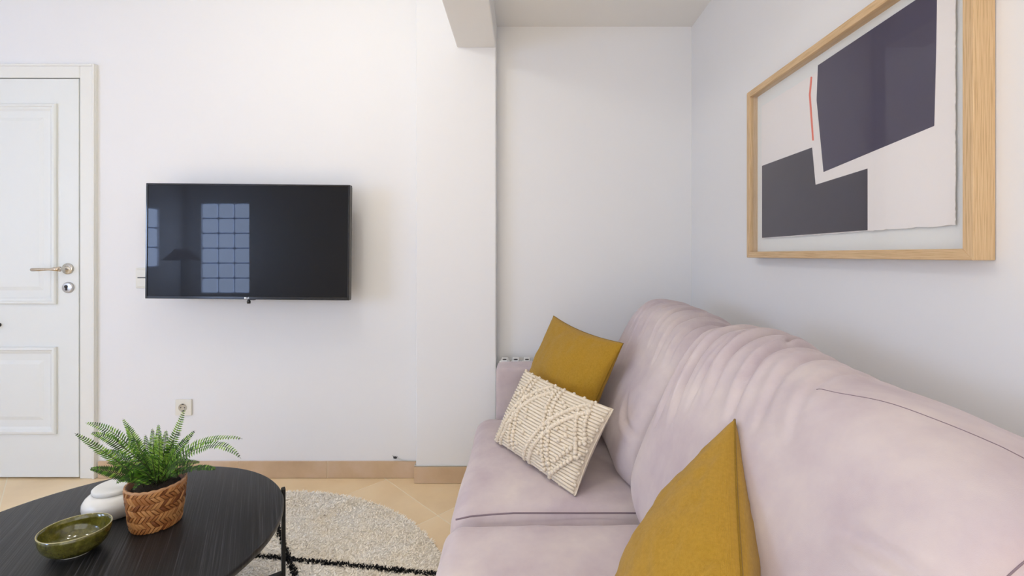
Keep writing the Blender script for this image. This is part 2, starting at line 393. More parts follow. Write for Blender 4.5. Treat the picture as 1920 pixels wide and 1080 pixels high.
b = MB(); b.box(c.x-0.041, c.x+0.041, YB-0.009, YB-0.0005, c.z-0.052, c.z+0.052); b.build('switch_plate', M_ivory, sw, bevel=0.003)
b = MB(); b.box(c.x-0.033, c.x+0.033, YB-0.014, YB-0.009, c.z+0.004, c.z+0.044); b.build('rocker', M_ivory, sw, bevel=0.002)
b = MB(); b.box(c.x-0.033, c.x+0.033, YB-0.014, YB-0.009, c.z-0.044, c.z-0.001); b.build('rocker', M_ivory, sw, bevel=0.002)
b = MB(); b.box(c.x-0.03, c.x+0.033, YB-0.0105, YB-0.009, c.z-0.001, c.z+0.004); b.build('rocker_gap', M_dark, sw)
cb = empty('loose_cable', (-0.62, YB-0.006, 0.1), 'thin white cable lying along the top of the skirting with a small dark stub', 'cable')
p0 = wpt(741, 858, 0.006)
b = MB(); b.tube([p0+Vector((0.008, 0, -0.002)), wpt(752, 862, 0.004), wpt(765, 863.5, 0.004), (CX0-0.004, YB-0.010, 0.089), (CX0-0.0045, YC-0.004, 0.0865), (-0.49, YC-0.004, 0.086), (-0.42, YC-0.004, 0.0865), (-0.34, YC-0.004, 0.0862), (-0.25, YC-0.004, 0.086), (-0.16, YC-0.004, 0.086)], 0.0022, 8)
b.build('wire', mat('white_cable', (0.66, 0.68, 0.66), 0.5), cb)
b = MB(); b.tube([p0+Vector((-0.009, 0, 0.001)), p0, p0+Vector((0.009, 0, -0.002))], [0.004, 0.0065, 0.003], 8); b.tube([p0+Vector((-0.002, -0.002, 0.0)), p0+Vector((-0.012, -0.004, 0.012))], 0.0012, 6); b.tube([p0+Vector((0.004, -0.002, 0.0)), p0+Vector((0.012, -0.004, 0.008))], 0.0012, 6)
b.build('plug_stub', M_dark, cb, label='small dark stub')

# ------------------------------------------------------------------ television
TY = 2.166; tc_ = Vector((-1.310, TY, 1.1985)); TW, TH = 0.963, 0.546
tv = empty('television', (tc_.x, YB-0.002, tc_.z), 'black flat screen television on a wall bracket between the door and the column', 'television')
x0, x1, z0, z1 = tc_.x-TW/2, tc_.x+TW/2, tc_.z-TH/2, tc_.z+TH/2
b = MB(); bw = 0.0085
b.box(x0, x0+bw, TY, TY+0.03, z0, z1); b.box(x1-bw, x1, TY, TY+0.03, z0, z1)
b.box(x0+bw, x1-bw, TY, TY+0.03, z1-bw, z1); b.box(x0+bw, x1-bw, TY, TY+0.03, z0, z0+0.014)
parts_tv = [b.build('bezel', M_bez, tv, bevel=0.002)]
M_scr = bpy.data.materials.new('tv_screen'); M_scr.use_nodes = True; nt = M_scr.node_tree
pb = nt.nodes['Principled BSDF']; pb.inputs['Base Color'].default_value = (0.006, 0.006, 0.007, 1); pb.inputs['Roughness'].default_value = 0.3
pb.inputs['Specular IOR Level'].default_value = 0.09; pb.inputs['Coat Weight'].default_value = 0.36; pb.inputs['Coat Roughness'].default_value = 0.02
b = MB(); b.box(x0+bw*0.8, x1-bw*0.8, TY+0.003, TY+0.02, z0+0.012, z1-bw*0.8); parts_tv.append(b.build('screen', M_scr, tv))
b = MB(); b.box(x0+0.004, x1-0.004, TY+0.022, TY+0.045, z0+0.004, z1-0.004); b.box(x0+0.16, x1-0.16, TY+0.045, TY+0.075, z0+0.06, z1-0.16); parts_tv.append(b.build('back_shell', mat('matt_black_plastic', (0.015, 0.015, 0.016), 0.6), tv, bevel=0.004))
b = MB(); b.lathe([(0.008, -0.02), (0.0085, -0.010), (0.006, -0.005), (0.004, 0.0)], (tc_.x+0.002, TY+0.012, z0+0.0), 16)
b.box(tc_.x+0.006, tc_.x+0.03, TY+0.004, TY+0.02, z0-0.0035, z0+0.001); parts_tv.append(b.build('sensor_bump', M_bez, tv))
b = MB()   # round emblem and letters
lx = tc_.x-0.0085; lz = z0+0.0065
b.lathe([(0.0043, 0), (0.0043, 0.0012)], (lx, TY, lz), 20, axis='y')
lg = b.build('emblem', M_logo, tv); parts_tv.append(lg)
tcu = bpy.data.curves.new('brand_lettering', 'FONT'); tcu.body = 'LG'; tcu.size = 0.0115; tcu.extrude = 0.0005
to = bpy.data.objects.new('brand_lettering', tcu); COL.objects.link(to)
to.location = (lx+0.0055, TY-0.0008, lz-0.004); to.rotation_euler = (PI/2, 0, 0)
bpy.context.view_layer.update()
dg = bpy.context.evaluated_depsgraph_get(); me = bpy.data.meshes.new_from_object(to.evaluated_get(dg)); me.transform(to.matrix_world)
bpy.data.objects.remove(to)
o = bpy.data.objects.new('brand_lettering', me); COL.objects.link(o); me.materials.clear(); me.materials.append(M_logo)
o.parent = tv; o.matrix_parent_inverse = world_of(tv).inverted()
b = MB(); b.box(tc_.x-0.11, tc_.x+0.11, TY+0.075, TY+0.09, tc_.z-0.11, tc_.z+0.11); b.box(tc_.x-0.03, tc_.x+0.03, TY+0.09, YB-0.015, tc_.z-0.03, tc_.z+0.03); b.box(tc_.x-0.06, tc_.x+0.06, YB-0.015, YB-0.001, tc_.z-0.12, tc_.z+0.12)
b.build('wall_bracket', M_black, tv, bevel=0.002)
tv.rotation_euler = (0, math.radians(0.55), 0)

# ------------------------------------------------------------------ framed print on the right wall
FX = 0.82
fz1 = EYE+(CY-175)*(FX*F/416)/F; fz0 = EYE-5*(FX*F/416)/F; fy1 = FX*F/416; fy0 = FX*F/841
fp = empty('framed_print', (XR, (fy0+fy1)/2, fz0), 'oak box frame with an abstract print of navy and charcoal shapes on the right wall', 'picture')
def rail(y0, y1, z0, z1, along, mitre):
    b = MB(); xf, xb = FX, XR-0.001
    b.prism([(xf, p, q) for p, q in mitre], (xb-xf, 0, 0)); o = b.build('frame_rail', M_oak, fp, bevel=0.001, seg=1); uvbox(o, along); return o
t = 0.0215
rail(0, 0, 0, 0, 1, [(fy0, fz0), (fy1, fz0), (fy1-t, fz0+t), (fy0+t, fz0+t)])
rail(0, 0, 0, 0, 1, [(fy0, fz1), (fy1, fz1), (fy1-t, fz1-t), (fy0+t, fz1-t)])
rail(0, 0, 0, 0, 2, [(fy0, fz0), (fy0+t, fz0+t), (fy0+t, fz1-t), (fy0, fz1)])
rail(0, 0, 0, 0, 2, [(fy1, fz0), (fy1-t, fz0+t), (fy1-t, fz1-t), (fy1, fz1)])
box('mount_board', M_mount, (0.8495, 0.854, fy0+t, fy1-t, fz0+t, fz1-t), fp)
PX = 0.843
def art(px, py, x=PX): D = x*F/(px-CX); return (x, D, EYE+(CY-py)/F*D)
# deckle edged paper
py0 = PX*F/(1791-CX); py1 = PX*F/(1428-CX); pz0 = 1.195; pz1 = fz0+fz1-pz0
pts = []
N = 90
for i in range(N): pts.append((py0+(py1-py0)*i/N, pz0+random.uniform(-1, 1)*0.0012+0.0015*math.sin(i*0.7)*random.random()))
for i in range(N): pts.append((py1+random.uniform(-1, 1)*0.0003, pz0+(pz1-pz0)*i/N))
for i in range(N): pts.append((py1-(py1-py0)*i/N, pz1+random.uniform(-1, 1)*0.001))
for i in range(N): pts.append((py0+random.uniform(-1, 1)*0.0009, pz1-(pz1-pz0)*i/N))
b = MB(); b.prism([(PX, p, q) for p, q in pts], (0.0012, 0, 0)); paper = b.build('paper', M_paper, fp)
def shape(name, m, pl, x=PX-0.0004, dz=0.0003):
    b = MB(); b.prism([art(px, py, x) for px, py in pl], (dz, 0, 0)); return b.build(name, m, paper)
shape('navy_shape', M_navy, [(1533.5, 122.5), (1757, -27), (1755, 100), (1751.5, 236), (1544, 322.5), (1531, 187.5)])
shape('charcoal_shape', M_char, [(1428.7, 311), (1522.5, 276.5), (1529, 346.5), (1626.5, 316), (1626.5, 431.5), (1428.7, 446)])
shape('coral_line', M_coral, [(1519.8, 144), (1523, 144), (1520, 178), (1526, 263.5), (1522.8, 263.5), (1516.5, 178)])
gm = bpy.data.materials.new('picture_glass'); gm.use_nodes = True; nt = gm.node_tree; nt.nodes.clear()
ou = nt.nodes.new('ShaderNodeOutputMaterial'); mx = nt.nodes.new('ShaderNodeMixShader'); tr = nt.nodes.new('ShaderNodeBsdfTransparent'); gl = nt.nodes.new('ShaderNodeBsdfGlossy'); fr = nt.nodes.new('ShaderNodeMath'); fr.operation = 'MULTIPLY_ADD'
lw = nt.nodes.new('ShaderNodeLayerWeight'); lw.inputs['Blend'].default_value = 0.5; pw = nt.nodes.new('ShaderNodeMath'); pw.operation = 'POWER'; pw.inputs[1].default_value = 4.5
nt.links.new(lw.outputs['Facing'], pw.inputs[0]); nt.links.new(pw.outputs[0], fr.inputs[0]); fr.inputs[1].default_value = 0.9; fr.inputs[2].default_value = 0.022
gl.inputs['Roughness'].default_value = 0.02; tr.inputs[0].default_value = (1, 1, 1, 1)
nt.links.new(fr.outputs[0], mx.inputs[0]); nt.links.new(tr.outputs[0], mx.inputs[1]); nt.links.new(gl.outputs[0], mx.inputs[2]); nt.links.new(mx.outputs[0], ou.inputs[0])
box('glass_pane', gm, (0.8265, 0.8285, fy0+t-0.001, fy1-t+0.001, fz0+t-0.001, fz1-t+0.001), fp)
b = MB(); b.tube([(XR-0.012, fy0-0.0, 1.607), (XR-0.012, fy0-0.006, 1.607)], 0.004, 10); b.build('screw_head', M_dark, fp)

# ------------------------------------------------------------------ radiator behind the sofa arm
rad = empty('radiator', (0.2, 2.30, 0.0), 'white column radiator in the alcove just behind the far sofa arm', 'radiator')
M_rad = mat('radiator_enamel', (0.80, 0.80, 0.80), 0.35)
x = -0.128
k = 0
while x < 0.70:
    b = MB(); b.box(x+0.010, x+0.045, 2.265, 2.335, 0.10, 0.617); b.box(x, x+0.0553, 2.28, 2.32, 0.15, 0.605)
    b.build('radiator_section', M_rad, rad, bevel=0.006, seg=3)
    b = MB(); b.lathe([(0.010, 0.0), (0.010, 0.003), (0.006, 0.004)], (x+0.0275, 2.272, 0.6165), 14, sy=0.5); b.build('vent_slot', M_dark, rad)
    x += 0.0555
for xx in (0.0, 0.5): box('radiator_bracket', M_rad, (xx, xx+0.03, 2.30, YN-0.001, 0.45, 0.48), rad); box('radiator_foot', M_rad, (xx, xx+0.03, 2.285, 2.315, 0.0, 0.16), rad)

# ================================================================== SOFA
sofa = empty('sofa', (0.35, 1.3, 0.0), 'mauve velvet two seat sofa with plump back cushions along the right wall', 'sofa')
SZ = 0.432
def soft_box(name, d, r, n=(18, 18, 6), puff=0.0, wob=0.004, m=None, parent=sofa, seed=0.0, crease=0.0, label=None):
    x0, x1, y0, y1, z0, z1 = d; b = MB(); C = Vector(((x0+x1)/2, (y0+y1)/2, (z0+z1)/2)); H = Vector(((x1-x0)/2, (y1-y0)/2, (z1-z0)/2))
    def mp(p):                       # p in [-1,1]^3 on the cube surface -> rounded box
        q = Vector((p[0]*H.x, p[1]*H.y, p[2]*H.z)); inner = Vector([max(-(H[i]-r), min(H[i]-r, q[i])) for i in range(3)])
        dv = q-inner
        if dv.length > 1e-9: q = inner+dv.normalized()*r
        dome = (1-p[0]**4)*(1-p[1]**4)
        q.z += puff*dome*(1 if p[2] > 0.2 else 0)*max(0, p[2])
        w = C+q
        nv = noise.noise(Vector((w.x*5+seed, w.y*5, w.z*5)))
        nrm = dv.normalized() if dv.length > 1e-9 else Vector((0, 0, 1))
        w += nrm*nv*wob
        if crease and p[2] > 0:
            e = max(0, abs(p[1])-0.80)/0.20; cr = abs(noise.noise(Vector((w.x*16, seed, 0.3))))
            w -= nrm*crease*e*(1-min(1, cr*4))
        return w
    # non uniform parameter so that the rounded edges get vertices
    def par(k, nn, hh):
        tt = -1+2*k/(nn-1); return math.copysign(1-(1-abs(tt))**1.6*1.0, tt) if abs(tt) > 0 else 0.0
    fn = lambda a, nn, hh: par(a, nn, hh)
    nx, ny, nz = n
    for s_ in (-1, 1):
        b.grid(lambda i, j: mp((fn(i, nx, H.x), fn(j, ny, H.y), s_)), nx, ny)
        b.grid(lambda i, j: mp((fn(i, nx, H.x), s_, fn(j, nz, H.z))), nx, nz)
        b.grid(lambda i, j: mp((s_, fn(i, ny, H.y), fn(j, nz, H.z))), ny, nz)
    o = b.build(name, m or M_velvet, parent, weld=True, label=label)
    sb = o.modifiers.new('sub', 'SUBSURF'); sb.levels = sb.render_levels = 1
    return o
soft_box('arm', (-0.130, 0.845, 2.040, 2.186, 0.10, 0.633), 0.016, (16, 8, 14), 0, 0.002)
soft_box('arm', (-0.130, 0.845, 0.265, 0.410, 0.10, 0.633), 0.016, (16, 8, 14), 0, 0.002)
soft_box('sofa_base', (-0.165, 0.845, 0.412, 2.038, 0.10, 0.255), 0.02, (16, 24, 6), 0, 0.001)
soft_box('back_frame', (0.735, 0.848, 0.412, 2.038, 0.256, 0.76), 0.03, (8, 24, 10), 0, 0.001)
soft_box('seat_cushion', (-0.212, 0.733, 1.252, 2.036, 0.257, 0.420), 0.055, (44, 38, 10), 0.022, 0.006, seed=1.7, crease=0.008)
soft_box('seat_cushion', (-0.216, 0.733, 0.413, 1.247, 0.257, 0.420), 0.055, (44, 38, 10), 0.022, 0.006, seed=6.1, crease=0.005)
for yy in (0.34, 2.1):
    for xx in (-0.08, 0.78):
        b = MB(); b.lathe([(0.014, 0.0), (0.02, 0.05), (0.024, 0.102)], (xx, yy, 0), 16); b.build('leg', M_black, sofa)
# piping where a seat cushion ends
for (yy, xs) in ((1.2495, -0.19),):
    pts = [(xs+i*0.04, yy+0.012, SZ-0.021+0.018*min(1, i/4)**0.5-0.003) for i in range(14)]
    b = MB(); b.tube(pts, 0.0022, 6); b.build('seat_piping', M_seam, sofa)

PROF = [(0.315, 0.425), (0.285, 0.475), (0.283, 0.54), (0.308, 0.62), (0.345, 0.70), (0.382, 0.77), (0.418, 0.83), (0.455, 0.88), (0.50, 0.915), (0.56, 0.928), (0.62, 0.922),
        (0.68, 0.902), (0.735, 0.872), (0.780, 0.835), (0.808, 0.800), (0.806, 0.768), (0.775, 0.752), (0.742, 0.725), (0.728, 0.68), (0.722, 0.62), (0.70, 0.48), (0.66, 0.425), (0.5, 0.418), (0.38, 0.418)]
def catmull(pts, n):
    out = []; L = len(pts)
    for k in range(n):
        t = k/n*L; i = int(t); f = t-i; p = [pts[(i+d) % L] for d in (-1, 0, 1, 2)]
        out.append(tuple(0.5*((2*p[1][a])+(-p[0][a]+p[2][a])*f+(2*p[0][a]-5*p[1][a]+4*p[2][a]-p[3][a])*f*f+(-p[0][a]+3*p[1][a]-3*p[2][a]+p[3][a])*f**3) for a in (0, 1)))
    return out
NP = 220; PR = catmull(PROF, NP)
ARC = [0.0]
for k in range(1, NP): ARC.append(ARC[-1]+math.dist(PR[k-1], PR[k]))
def arc_at(x, z): return ARC[min(range(NP), key=lambda k: math.dist(PR[k], (x, z)))]
A_BACK = arc_at(0.72, 0.88); A_TOP = arc_at(0.56, 0.93); A_FR = arc_at(0.40, 0.80); A_LOW = arc_at(0.31, 0.62)
def back_cushion(y0, y1, topf, seed, seam, folds, pw=6, dr=0.050):
    """plump cushion: profile in X-Z swept along Y, closing softly at both ends; s=0 far end, s=1 near end"""
    NS = 170; L = y1-y0; b = MB(); P = []
    def crease(S, A):
        o = 0.0
        for (pts, dep, wd) in folds:
            best = 9; bt = 0; sd = 1
            for q in range(len(pts)-1):
                (s0, a0), (s1, a1) = pts[q], pts[q+1]; s0 *= L; s1 *= L; vx, vy = s1-s0, a1-a0
                t_ = max(0, min(1, ((S-s0)*vx+(A-a0)*vy)/(vx*vx+vy*vy))); dx, dy = S-s0-vx*t_, A-a0-vy*t_; d = math.hypot(dx, dy)
                if d < best: best = d; bt = (q+t_)/(len(pts)-1); sd = 1 if dx*vy-dy*vx > 0 else -1
            if best > wd*4.5: continue
            tp = max(0.0, math.sin(PI*min(1, max(0, bt))))**0.7; d = best*sd
            o += 1.35*dep*tp*(-math.exp(-(d/wd)**2)+0.75*math.exp(-((d-1.9*wd)/(1.3*wd))**2)+0.35*math.exp(-((d+2.0*wd)/(1.3*wd))**2))
        return o
    for j in range(NS+1):
        s = j/NS; row = []; e = max(0, 1-abs(2*s-1)**(pw if s < 0.5 else 6))
        for k in range(NP):
            x, z = PR[k]; a = PR[(k-1) % NP]; c2 = PR[(k+1) % NP]; tx, tz = c2[0]-a[0], c2[1]-a[1]; ll = math.hypot(tx, tz) or 1; nx, nz = -tz/ll, tx/ll
            x2, z2 = x, z; sh = -(dr if s < 0.5 else 0.050)*(1-e**0.5)
            if z > 0.6: z2 += topf(s)*((z-0.6)/0.33)*max(0, min(1, (0.86-x)/0.2))
            am = noise.noise(Vector((s*3.2+seed, k/NP*7, 2.0)))*0.011+noise.noise(Vector((s*8+seed, k/NP*16, 5.0)))*0.004
            am = am*e+crease(s*L, ARC[k])*min(1, e*3+0.3)
            if x > 0.74: am *= 0.3
            x2 += nx*(am+sh); z2 += nz*(am+sh)
            row.append(Vector((x2, y1+(y0-y1)*s, z2)))
        P.append(row)
    def cap(row, ydir, n=10):
        out = []; cx = sum(v.x for v in row)/NP; cz = sum(v.z for v in row)/NP
        for q in range(1, n+1):
            f = 1-q/n; bulge = 0.030*(1-f**2)
            out.append([Vector((cx+(v.x-cx)*f, v.y+ydir*bulge, cz+(v.z-cz)*f)) for v in row])
        return out
    near = cap(P[-1], -1); far = cap(P[0], 1); allr = far[::-1]+P+near
    vs = [v for r in allr for v in r]; fs = []
    for j in range(len(allr)-1):
        for k in range(NP):
            a = j*NP+k; c2 = j*NP+(k+1) % NP; fs.append((a, c2, c2+NP, a+NP))
    b.add(vs, fs, 0, True); o = b.build('back_cushion', M_velvet, sofa, weld=True)
    for row in (P[0], P[-1]):
        m = MB(); m.tube([v for v in row]+[row[0]], 0.0011, 6); m.build('end_seam', M_seam, o)
    if seam:
        m = MB(); pts = []
        for j in range(int(NS*0.60), NS+1):
            s = j/NS; xt = seam(s); k = min((k for k in range(NP) if PR[k][1] > 0.82 and PR[k][0] < 0.72), key=lambda k: abs(PR[k][0]-xt))
            k2 = k+1 if PR[k][0] < xt else k-1; dn = PR[k2][0]-PR[k][0]; f = (xt-PR[k][0])/dn if abs(dn) > 1e-6 else 0
            pts.append(P[j][k].lerp(P[j][k2], max(0, min(1, f))))
        m.tube(pts, 0.0009, 6); m.build('top_seam', M_seam, o)
    return o
F1 = [([(0.10, A_BACK), (0.16, A_TOP), (0.30, A_FR)], 0.006, 0.007), ([(0.22, A_BACK), (0.28, A_TOP), (0.40, A_FR-0.02)], 0.007, 0.007), ([(0.34, A_BACK), (0.40, A_TOP+0.02), (0.52, A_FR)], 0.0065, 0.008),
      ([(0.46, A_BACK), (0.55, A_TOP), (0.68, A_FR+0.03)], 0.008, 0.008), ([(0.62, A_BACK), (0.70, A_TOP), (0.84, A_FR)], 0.009, 0.009), ([(0.78, A_BACK), (0.84, A_TOP), (0.95, A_FR+0.02)], 0.009, 0.009),
      ([(0.70, A_LOW+0.06), (0.85, A_LOW), (1.0, A_LOW-0.02)], 0.007, 0.012)]
F2 = [([(0.0, A_BACK), (0.03, A_TOP), (0.09, A_FR), (0.10, A_LOW+0.06)], 0.010, 0.009), ([(0.05, A_BACK), (0.10, A_TOP), (0.17, A_FR+0.01), (0.20, A_FR-0.10)], 0.013, 0.011),
      ([(0.12, A_BACK), (0.16, A_TOP+0.03), (0.22, A_TOP-0.08), (0.26, A_FR-0.05)], 0.008, 0.008), ([(0.17, A_BACK), (0.22, A_TOP+0.02), (0.33, A_FR)], 0.012, 0.010), ([(0.21, A_BACK), (0.27, A_TOP+0.05), (0.33, A_TOP)], 0.009, 0.007),
      ([(0.27, A_BACK), (0.34, A_TOP), (0.46, A_FR)], 0.010, 0.010), ([(0.36, A_BACK), (0.44, A_TOP), (0.56, A_FR+0.02)], 0.006, 0.010), ([(0.48, A_BACK), (0.54, A_TOP), (0.66, A_FR+0.05)], 0.004, 0.010),
      ([(0.84, A_FR), (0.92, A_FR+0.02), (1.0, A_FR+0.03)], 0.007, 0.012), ([(0.80, A_FR-0.12), (0.92, A_FR-0.08), (1.0, A_FR-0.06)], 0.005, 0.012)]
back_cushion(1.338, 1.985, lambda s: 0.024*math.sin(PI*min(1, s*1.0+0.25))-0.022*max(0, s-0.6)/0.4, 3.3, None, F1)
back_cushion(0.462, 1.276, lambda s: 0.020*(1-s)**2-0.034*s*s, 8.8, lambda s: 0.485+0.115*((s-0.56)/0.30)-0.03*max(0, s-0.86)/0.14, F2, 12, 0.036)

# ================================================================== PILLOWS
def pillow(name, cs, T, label, m, seam_m, n=56, pinch=0.07, group=None, seed=0.0, wr=0.006, cat='pillow', ear=0.0, fold=0):
    """cs: four world corners (u-,v-),(u+,v-),(u+,v+),(u-,v+); front is the side of the averaged normal that looks at -X/-Y"""
    cs = [Vector(c) for c in cs]
    ctr = sum(cs, Vector())/4
    root = empty(name, (ctr.x, ctr.y, SZ), label, cat, group)
    U = ((cs[1]-cs[0])+(cs[2]-cs[3])).normalized(); V = ((cs[3]-cs[0])+(cs[2]-cs[1])).normalized(); Nn = U.cross(V).normalized()
    if Nn.dot(Vector((-1, -0.6, 0.3))) < 0: Nn = -Nn
    def base(u, v):
        pu = u*(1-pinch*(1-v*v)**1.0*abs(u)**2); pv = v*(1-pinch*(1-u*u)**1.0*abs(v)**2)
        a = (pu+1)/2; c = (pv+1)/2
        return cs[0]*(1-a)*(1-c)+cs[1]*a*(1-c)+cs[2]*a*c+cs[3]*(1-a)*c
    def P(u, v, side):
        k = max(0, (1-u*u)*(1-v*v)); th = T/2*(k**0.42)*(0.75+0.25*k)
        p = base(u, v)
        nv = noise.noise(Vector((u*2.1+seed, v*2.1, side*3)))*wr*1.6
        q = noise.noise(Vector((u*3.0+v*2+seed, v*3.0-u, 5+side))); nv -= max(0, 1-abs(q)*7)*wr*0.8
        edge = max(abs(u), abs(v)); pk = noise.noise(Vector((u*9+seed, v*9, side)))*wr*1.2*edge**4
        return p+Nn*side*(th+(nv+pk)*min(1, k*4+0.0))
    for side, nm in ((1, 'front_cover'), (-1, 'back_cover')):
        b = MB(); pr = lambda i: math.sin((-1+2*i/(n-1))*PI/2)
        b.grid(lambda i, j: P(pr(i), pr(j), side), n, n); o = b.build(nm, m, root)
        uv = o.data.uv_layers.new(name='UVMap')
        for p in o.data.polygons:
            for li in p.loop_indices:
                vi = o.data.loops[li].vertex_index; uv.data[li].uv = (pr(vi//n)*0.5, pr(vi % n)*0.5)
    pts = []
    for k in range(4*40):
        s_, f = divmod(k, 40); f = -1+2*f/40
        u, v = [(f, -1), (1, f), (-f, 1), (-1, -f)][s_]; pts.append(base(u, v))
    pts.append(pts[0]); b = MB(); b.tube(pts, 0.0022, 6); b.build('edge_seam', seam_m, root)
    return root, P, Nn
G = 'mustard linen throw pillows'
pillow('throw_pillow', [(-0.050, 1.925, 0.437), (0.165, 1.55, 0.437), (0.340, 1.585, 0.83), (0.125, 1.985, 0.872)], 0.165,
       'mustard linen pillow at the far end of the sofa, behind the cream knitted pillow', M_must, M_must2, group=G, seed=2.2)
pillow('throw_pillow', [(0.11, 0.56, 0.455), (0.212, 0.95, 0.462), (0.403, 0.88, 0.820), (0.238, 0.48, 0.665)], 0.18,
       'mustard linen pillow nearest the camera, leaning with one corner up against the near back cushion', M_must, M_must2, group=G, seed=9.2, pinch=0.04)
kn, KP, KN = pillow('knitted_pillow', [(-0.111, 1.72, 0.443), (0.146, 1.325, 0.440), (0.2625, 1.36, 0.677), (0.004, 1.76, 0.692)], 0.13,
       'cream knitted rectangular pillow with raised bobbles in a diamond pattern', M_wool, M_wool, seed=4.0, pinch=0.05, wr=0.003)
# knitting: rows of yarn, cords and bobbles standing proud of the cover
bb = MB(); cord = MB(); rows = MB()
ICO = bmesh.new(); bmesh.ops.create_icosphere(ICO, subdivisions=1, radius=1.0)
IV = [v.co.copy() for v in ICO.verts]; IF_ = [tuple(v.index for v in f.verts) for f in ICO.faces]; ICO.free()
def ball(B, p, r, sc=(1, 1, 1)): B.add([p+Vector((v.x*sc[0], v.y*sc[1], v.z*sc[2]))*r for v in IV], IF_, 0, True)
for i in range(27):     # yarn rows along the pillow
    u = -0.965+1.93*i/26; rows.tube([KP(-0.985+1.97*k/40, u, 1)+KN*0.0006 for k in range(41)], 0.0048, 6)
rows.build('knit_row', M_wool, kn, kind='stuff')
def run(B, pts, step, r, off=0.003, jit=0.0):
    for (a, c) in zip(pts[:-1], pts[1:]):
        L = math.hypot((c[0]-a[0])*0.24, (c[1]-a[1])*0.14); nn = max(1, int(L/step))
        for k in range(nn):
            f = k/nn; u = a[0]+(c[0]-a[0])*f+random.uniform(-1, 1)*jit; v = a[1]+(c[1]-a[1])*f+random.uniform(-1, 1)*jit
            if abs(u) > 0.99 or abs(v) > 0.99: continue
            ball(B, KP(u, v, 1)+KN*off, r*random.uniform(0.9, 1.1))
def arc(a, c, bow, n=14):
    out = []
    for k in range(n+1):
        f = k/n; out.append((a[0]+(c[0]-a[0])*f-bow*math.sin(PI*f)*0.7, a[1]+(c[1]-a[1])*f+bow*math.sin(PI*f)))
    return out
for (a, c) in (((-0.86, -0.97), (-0.10, 0.97)), ((-0.74, -0.97), (0.02, 0.86)), ((-0.05, -0.97), (0.72, 0.97)), ((0.07, -0.97), (0.80, 0.80))):
    run(cord, arc(a, c, 0.10), 0.0062, 0.0082, off=0.0055)
for (a, c) in (((-0.62, 0.97), (-0.42, -0.97)), ((-0.50, 0.90), (-0.28, -0.97)), ((0.02, 0.97), (0.48, -0.97)), ((0.13, 0.97), (0.60, -0.97)),
               ((0.70, 0.97), (0.97, 0.0)), ((0.62, 0.70), (0.95, -0.35)), ((0.55, -0.97), (0.98, -0.10)), ((0.62, -0.55), (0.97, 0.20))):
    run(bb, [a, c], 0.0135, 0.0082, 0.007, 0.006)
for (u, v) in ((-0.72, 0.55), (-0.66, 0.4), (-0.75, 0.3), (-0.2, 0.15), (-0.14, 0.0), (-0.22, -0.2), (-0.1, -0.35), (0.38, 0.4), (0.45, 0.28), (0.5, 0.1), (0.62, 0.2), (0.68, 0.05), (0.6, -0.1), (0.72, -0.2), (0.3, -0.6), (-0.2, -0.7), (-0.6, -0.4), (0.34, 0.7), (0.42, 0.62), (-0.3, 0.7), (-0.22, 0.6), (-0.3, 0.5)):
    ball(bb, KP(u, v, 1)+KN*0.007, 0.0078)
for k in range(9): ball(bb, KP(-0.95+0.21*k, 0.985, 1)+KN*0.002+Vector((0, 0, 0.004)), 0.0058); 
for k in range(9): ball(bb, KP(-0.95+0.21*k, -0.985, 1)+KN*0.003, 0.0058)
for k in range(7): ball(bb, KP(0.985, -0.8+0.25*k, 1)+KN*0.002, 0.006)
cord.build('knit_cord', M_wool, kn, kind='stuff'); bb.build('bobble', M_wool, kn, kind='stuff')

# ================================================================== RUG
RC = Vector((-1.10, 1.27, 0)); RR = 0.915
rug = empty('round_rug', (RC.x, RC.y, 0), 'round cream shaggy rug with thin black diamond lines under the coffee table', 'rug')
M_rug = mat('rug_cream', (0.80, 0.73, 0.62), 0.95, spec=0.1, sheen=0.2)
noise_col(M_rug, [(0.86, 0.77, 0.62), (0.92, 0.85, 0.73), (0.93, 0.88, 0.79)], 9, 6, pos=(0.25, 0.65))
M_rugb = mat('rug_black', (0.012, 0.012, 0.013), 0.95, spec=0.1)
b = MB(); b.lathe([(RR-0.014, 0.0015), (RR-0.004, 0.004), (RR-0.008, 0.012), (RR-0.02, 0.0165), (0.3, 0.0165), (0.01, 0.0165)], RC, 96)
b.build('rug_backing', M_rug, rug)
LN = [((-2.10, 1.86), (-0.20, 1.587)), ((-1.20, 2.13), (-0.55, 1.26)), ((-1.9, 0.9), (-1.0, 1.75)), ((-1.0, 1.75), (-0.86, 1.672)), ((-0.25, 0.9), (-0.95, 1.79)), ((-2.0, 1.2), (-0.2, 0.9)), ((-1.8, 0.6), (-0.9, 1.95))][:2]+[((-1.95, 1.15), (-0.22, 0.92)), ((-1.75, 2.0), (-1.2, 0.38))]
def dist_line(x, y):
    d = 9
    for (a, c) in LN:
        ax, ay = a; vx, vy = c[0]-ax, c[1]-ay; t_ = max(0, min(1, ((x-ax)*vx+(y-ay)*vy)/(vx*vx+vy*vy)))
        d = min(d, math.hypot(x-ax-vx*t_, y-ay-vy*t_))
    return d
vs = []; fs = []; mi = []; rnd = random.random
